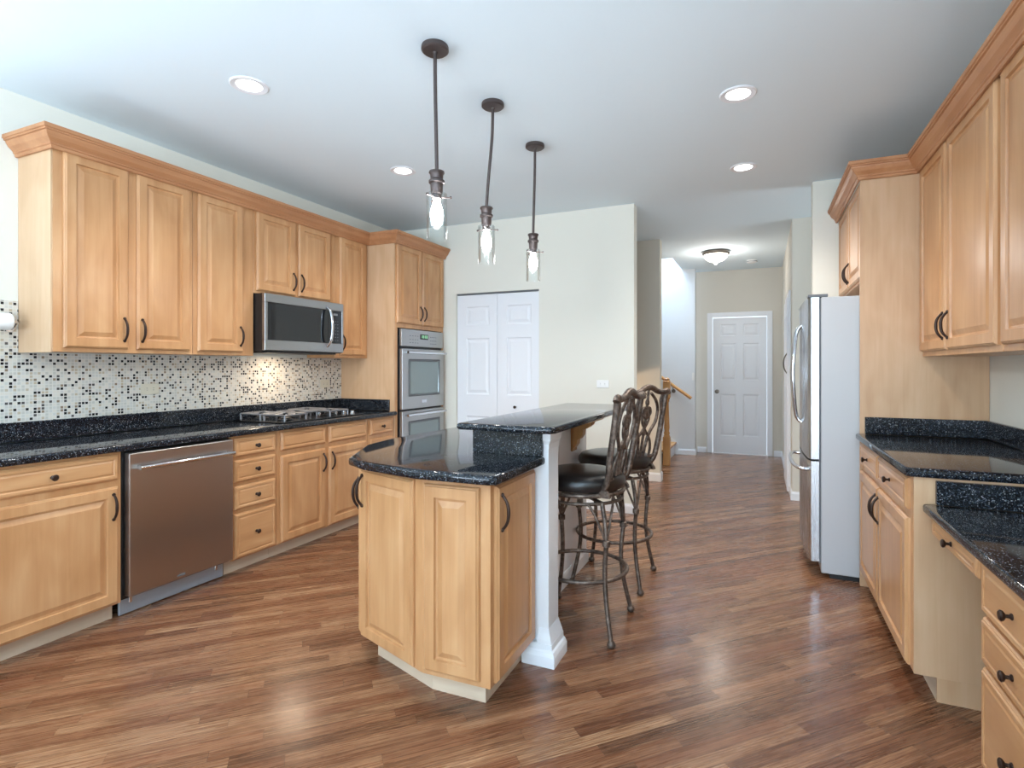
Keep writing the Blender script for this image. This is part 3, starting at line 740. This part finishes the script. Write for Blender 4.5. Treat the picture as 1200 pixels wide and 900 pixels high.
sweep(bm, [(.010, -.064), (q, -.064), (q, .064)], [(-.02, .0925), (.022, .0925), (.018, .105), (.008, .13), (.001, .15), (-.02, .15)])
obj('base_molding', bm, 'white', ps)
obj('capital', sweep(BM(), loop[1:], [(-.02, .945), (.001, .945), (.004, .968), (.014, .985), (.017, 1.034), (-.02, 1.034)]), 'white', ps)
barp = [(-1.228, 2.07), (-.815, 2.06), (-.785, 2.07), (-.77, 2.10), (-.77, 3.50), (-.79, 3.53), (-1.228, 3.53)]
tag(obj('bar_counter', prism(BM(), barp, 1.035, 1.065, .012, 3), 'granite', smooth=True), 'raised dark granite bar top in front of the two stools', 'bar counter')
cb = thing('corbel', 'scrolled oak corbel bracket under the raised bar top', 'corbel', (-1.079, 3.20, 1.034))
pr = [(0, 0), (.205, 0), (.20, -.028), (.185, -.045), (.155, -.055), (.135, -.060), (.128, -.080), (.105, -.098), (.075, -.110), (.070, -.145), (.055, -.165), (.038, -.175), (.034, -.200), (.02, -.222), (0, -.235)]
obj('bracket', prism_y(BM(), pr, 0, .065), 'oak', cb)
obj('back_plate', box(BM(), .0, .012, -.012, .077, -.245, 0, .002, 1), 'oak', cb)

# ------------------------------------------------------------------ bar stools
def make_stool(loc, sw, label):
    rz = 0
    t = thing('bar_stool', label, 'bar stool', loc, rz, 'bar stools at the raised bar')
    obj('seat_cushion', lathe(BM(), [(.001, .700), (.19, .700), (.212, .708), (.222, .728), (.220, .752), (.205, .772), (.165, .783), (.09, .787), (.001, .788)], 48), 'leather', t, (0, 0, 0), (0, 0, sw), smooth=True)
    bm = BM(); tube(bm, ring_pts(.212, .692, 48), .011, 10, True, flat=1.0); tube(bm, ring_pts(.205, .652, 48), .0085, 10, True)
    for i in range(8):
        a = 2 * PI * i / 8 + .3; tube(bm, [(.206 * math.cos(a), .206 * math.sin(a), .652), (.211 * math.cos(a), .211 * math.sin(a), .69)], .006, 6)
    lathe(bm, [(.09, .655), (.09, .70), (.001, .70)], 24)
    for i in range(2):
        a = PI * i / 2 + PI / 4; tube(bm, [(-.205 * math.cos(a), -.205 * math.sin(a), .655), (.205 * math.cos(a), .205 * math.sin(a), .655)], .009, 8)
    obj('seat_ring', bm, 'stool', t, smooth=True)
    prof = [(.292, .012), (.283, .05), (.258, .14), (.238, .24), (.232, .33), (.240, .42), (.246, .48), (.236, .56), (.206, .652)]
    for i in range(4):
        a = PI / 4 + i * PI / 2; c, s_ = math.cos(a), math.sin(a)
        bm = BM(); P = smoothpts([(r * c, r * s_, z) for r, z in prof], 4); tube(bm, P, .0115, 10)
        for sg in (-1, 1):
            pa = [(.247 * c, .247 * s_, .475)]
            for k_, (r, z, da) in enumerate(((.235, .54, .10), (.222, .60, .20), (.206, .652, .34))):
                b_ = a + sg * da; pa.append((r * math.cos(b_), r * math.sin(b_), z))
            tube(bm, smoothpts(pa, 4), .0065, 8)
        lathe(bm, [(.010, .455), (.019, .46), (.019, .485), (.010, .49)], 14, .2455 * c, .2455 * s_)
        lg = obj('leg', bm, 'stool', t, smooth=True)
        obj('foot', lathe(BM(), [(.001, 0), (.016, .002), (.021, .012), (.019, .024), (.011, .032)], 16, .292 * c, .292 * s_), 'stool', lg, smooth=True)
    bm = BM(); tube(bm, ring_pts(.228, .285, 48), .0105, 10, True); obj('footrest_ring', bm, 'stool', t, smooth=True)
    # back, on the +x side
    bk = BM()
    def bx(z): return .175 + (z - .69) * .17 + .006 * math.sin((z - .69) / .48 * PI)
    for s_ in (-1, 1):
        st_ = [(bx(z) - .05 * (1 if z < .72 else 0), s_ * y, z) for z, y in ((.685, .118), (.75, .145), (.88, .165), (1.02, .172), (1.12, .178), (1.165, .186))]
        tube(bk, smoothpts(st_, 4), [.0165] * 21, 10, flat=.75)
    top = [(bx(1.16) + .004, y, z) for y, z in ((-.205, 1.150), (-.188, 1.168), (-.15, 1.160), (-.09, 1.165), (-.04, 1.185), (0, 1.192), (.04, 1.185), (.09, 1.165), (.15, 1.160), (.188, 1.168), (.205, 1.150))]
    tube(bk, smoothpts(top, 4), .017, 10)
    low = [(bx(.76) - .035 * 0, y, .76 + (y / .15) ** 2 * .012) for y in (-.147, -.08, 0, .08, .147)]
    tube(bk, smoothpts(low, 4), .010, 8)
    obj('back_frame', bk, 'stool', t, (0, 0, 0), (0, 0, sw), smooth=True)
    sc = BM()
    for s_ in (-1, 1):
        cv = [(bx(z), s_ * y, z) for z, y in ((.76, .03), (.84, .035), (.92, .06), (.98, .105), (1.05, .115), (1.11, .085), (1.155, .03))]
        tube(sc, smoothpts(cv, 5), .0095, 8)
        cv = [(bx(z), s_ * y, z) for z, y in ((.76, .085), (.82, .09), (.88, .065), (.93, .015), (.99, -.03), (1.05, -.02), (1.07, .025), (1.04, .045), (1.015, .025))]
        tube(sc, smoothpts(cv, 5), .008, 8)
        cv = [(bx(z), s_ * y, z) for z, y in ((1.155, .15), (1.11, .135), (1.06, .15), (1.02, .165))]
        tube(sc, smoothpts(cv, 4), .008, 8)
    tube(sc, smoothpts([(bx(z), 0, z) for z in (.76, .9, 1.02, 1.18)], 3), .008, 8)
    for z, r in ((.925, .022), (1.03, .028), (1.10, .018)):
        sp = bmesh.ops.create_uvsphere(sc, u_segments=14, v_segments=8, radius=r, matrix=Matrix.Translation((bx(z), 0, z)) @ Matrix.Diagonal((.55, 1, 1.15, 1)))
    obj('scroll_work', sc, 'stool', t, (0, 0, 0), (0, 0, sw), smooth=True)
    for s_ in (-1, 1):
        obj('back_bracket', prism_y(BM(), [(.10, .683), (.205, .683), (.20, .70), (.165, .74), (.14, .72)], s_ * .135 - .012, s_ * .135 + .012), 'stool', t, (0, 0, 0), (0, 0, sw))
    return t
stool = make_stool((-.848, 2.69, 0), R(-6), 'bronze bar stool with black leather seat, nearer one beside the white post')
far_stool = dup(stool, (-.842, 3.33, 0), 0, 'bronze bar stool with black leather seat, farther one along the bar')
for c in far_stool.children:
    if c.name.split('.')[0] in ('seat_cushion', 'back_frame', 'scroll_work', 'back_bracket'): c.rotation_euler = (0, 0, R(-24))

# ------------------------------------------------------------------ right run
RF = .555; YP = 3.78
def right(name, label, y1, x=RF, cat='cabinet', group=None): return thing(name, label, cat, (x, y1, 0), R(-90), group)
t = right('base_cabinet', 'maple base cabinet with two drawers and two doors right of the refrigerator', YP - .012); W = 1.165
carcass(t, W, .095, .876, .595); toe(t, W)
obj('end_panel', box(BM(), W, W + .012, -.0, .595, .095, .876), 'maple_panel', t)
obj('end_toe_board', box(BM(), W - .02, W + .012, .075, .595, 0, .0945), 'maple_panel', t)
drawer(t, .012, .535, ZD0, ZD1); drawer(t, .555, 1.13, ZD0, ZD1)
door(t, .012, .535, ZB0, ZB1, .523 - .026, .49); door(t, .555, 1.13, ZB0, ZB1, .026, .49)
bm = BM(); prism(bm, [(RF - .035, YP - .001), (RF - .035, 2.59), (RF - .02, 2.565), (XR - .002, 2.565), (XR - .002, YP - .001)], .877, .914, .012, 3)
rw = tag(obj('worktop', bm, 'granite', smooth=True), 'dark granite worktop on the right wall beside the refrigerator panel', 'worktop')
obj('end_upstand', box(BM(), RF + .01, XR - .002, YP - .022, YP - .002, .9145, 1.014, .003, 2), 'granite', rw)
obj('upstand', box(BM(), XR - .022, XR - .002, 2.565, YP - .022, .9145, 1.014, .003, 2), 'granite', rw)
# desk
DF = .628
ds = right('desk_cabinet', 'low maple desk cabinet with pencil drawer and drawer stack by the right wall', 2.585, DF); 
obj('body', box(BM(), .508, 1.0, 0, .52, .095, .735, .0015, 1), 'maple', ds)
obj('apron', box(BM(), .004, .507, 0, .02, .655, .735), 'maple_h', ds)
obj('toe_kick', box(BM(), .51, 1.0, .07, .085, 0, .094), 'toe', ds)
drawer(ds, .012, .490, .655, .728)
for z0, z1 in ((.572, .728), (.420, .557), (.105, .405)): drawer(ds, .525, .985, z0, z1)
bm = BM(); prism(bm, [(DF - .045, 2.584), (DF - .045, 1.5), (XR - .002, 1.5), (XR - .002, 2.584)], .737, .775, .012, 3)
dw = tag(obj('desk_worktop', bm, 'granite', smooth=True), 'lower dark granite desk top in the near right corner', 'worktop')
obj('end_upstand', box(BM(), DF - .005, XR - .002, 2.565, 2.584, .7755, .868, .002, 1), 'granite', dw)
obj('upstand', box(BM(), XR - .022, XR - .002, 1.5, 2.565, .7755, .868, .002, 1), 'granite', dw)
# refrigerator panel
# cabinet above fridge
t = right('refrigerator_cabinet', 'short maple cabinet with tall side panel above and beside the refrigerator', YB - .004, RF + .012); W = YB - .004 - YP - .021
carcass(t, W, 1.835, 2.462, .58)
obj('tall_side_panel', box(BM(), W, W + .0205, -.0245, .591, 0, 2.462, .001, 1), 'maple_panel', t)
door(t, .02, W / 2 - .005, 1.85, 2.437, W / 2 - .025 - .024, .10); door(t, W / 2 + .005, W - .012, 1.85, 2.437, .024, .10)
# right uppers
RU = .852
t = right('upper_cabinet', 'tall maple upper cabinet with two doors above the right worktop', YP - .002, RU); W = 1.135
carcass(t, W, UZ0 - .02, UZ1, XR - .002 - RU); door(t, .015, .478, DU0 - .015, DU1, .463 - .026, .12); door(t, .505, 1.105, DU0 - .015, DU1, .026, .12)
t = right('upper_cabinet', 'maple upper cabinet cut off by the right edge above the desk', 2.642, RU); W = 1.14
carcass(t, W, UZ0 - .02, UZ1, XR - .002 - RU); door(t, .022, .555, DU0 - .015, DU1, .533 - .026, .12); door(t, .585, 1.115, DU0 - .015, DU1, .026, .12)
bm = BM(); sweep(bm, [(RF - .014, YB - .003), (RF - .014, YP - .004), (RU - .022, YP - .004), (RU - .022, 1.502)], CROWN)
tag(obj('crown_molding', bm, 'maple_y'), 'maple crown molding running along the top of the right cabinets', 'crown molding')

# refrigerator
FYN, FW = 3.825, .915
f = thing('refrigerator', 'stainless french door refrigerator with grey side standing in the right alcove', 'refrigerator', (.33, FYN + FW, 0), R(-90))
obj('cabinet_body', box(BM(), .004, FW - .004, .012, .76, .03, 1.745, .006, 2), 'fridge_side', f)
def curved(x0, x1, z0, z1, bulge=.018, t0=.055):
    bm = BM(); n = 12; lo, hi, bl, bh = [], [], [], []
    for i in range(n + 1):
        x = x0 + (x1 - x0) * i / n; s = (x / FW) * 2 - 1
        y = -t0 - bulge * (1 - s * s)
        e = min(i, n - i)
        if e == 0: y += .012
        lo.append(bm.verts.new((x, y, z0))); hi.append(bm.verts.new((x, y, z1))); bl.append(bm.verts.new((x, 0, z0))); bh.append(bm.verts.new((x, 0, z1)))
    for i in range(n):
        bm.faces.new((lo[i], lo[i + 1], hi[i + 1], hi[i])); bm.faces.new((bl[i], bh[i], bh[i + 1], bl[i + 1]))
        bm.faces.new((hi[i], hi[i + 1], bh[i + 1], bh[i])); bm.faces.new((lo[i], bl[i], bl[i + 1], lo[i + 1]))
    bm.faces.new((lo[0], hi[0], bh[0], bl[0])); bm.faces.new((lo[-1], bl[-1], bh[-1], hi[-1]))
    return bm
obj('gasket', box(BM(), .012, FW - .012, .0, .012, .09, 1.735), 'gasket', f)
for i, (x0, x1) in enumerate(((.003, FW / 2 - .002), (FW / 2 + .002, FW - .003))):
    d = obj('door', curved(x0, x1, .735, 1.745), 'steel', f)
    hx = FW / 2 + (-.035 if i == 0 else .035)
    bm = BM(); tube(bm, smoothpts([(hx, -.072, 1.60), (hx, -.105, 1.545), (hx + (.036 if i else -.036), -.122, 1.38), (hx + (.044 if i else -.044), -.128, 1.26), (hx + (.036 if i else -.036), -.122, 1.14), (hx, -.105, .975), (hx, -.072, .925)], 5), .0125, 12); obj('handle', bm, 'chrome', d, smooth=True)
d = obj('freezer_drawer', curved(.003, FW - .003, .10, .722), 'steel', f)
bm = BM(); tube(bm, smoothpts([(.10, -.060, .655), (.11, -.105, .660), (.25, -.130, .66), (FW / 2, -.136, .66), (FW - .25, -.130, .66), (FW - .11, -.105, .66), (FW - .10, -.060, .655)], 5), .0125, 12); obj('handle', bm, 'chrome', d, smooth=True)
for x in (FW - .10, .01): obj('hinge_cover', box(BM(), x, x + .09, -.06, .05, 1.746, 1.765, .003, 1), 'gasket', f)
bm = BM(); box(bm, .02, FW - .02, .06, .70, 0, .03); obj('base_grille', bm, 'black', f)
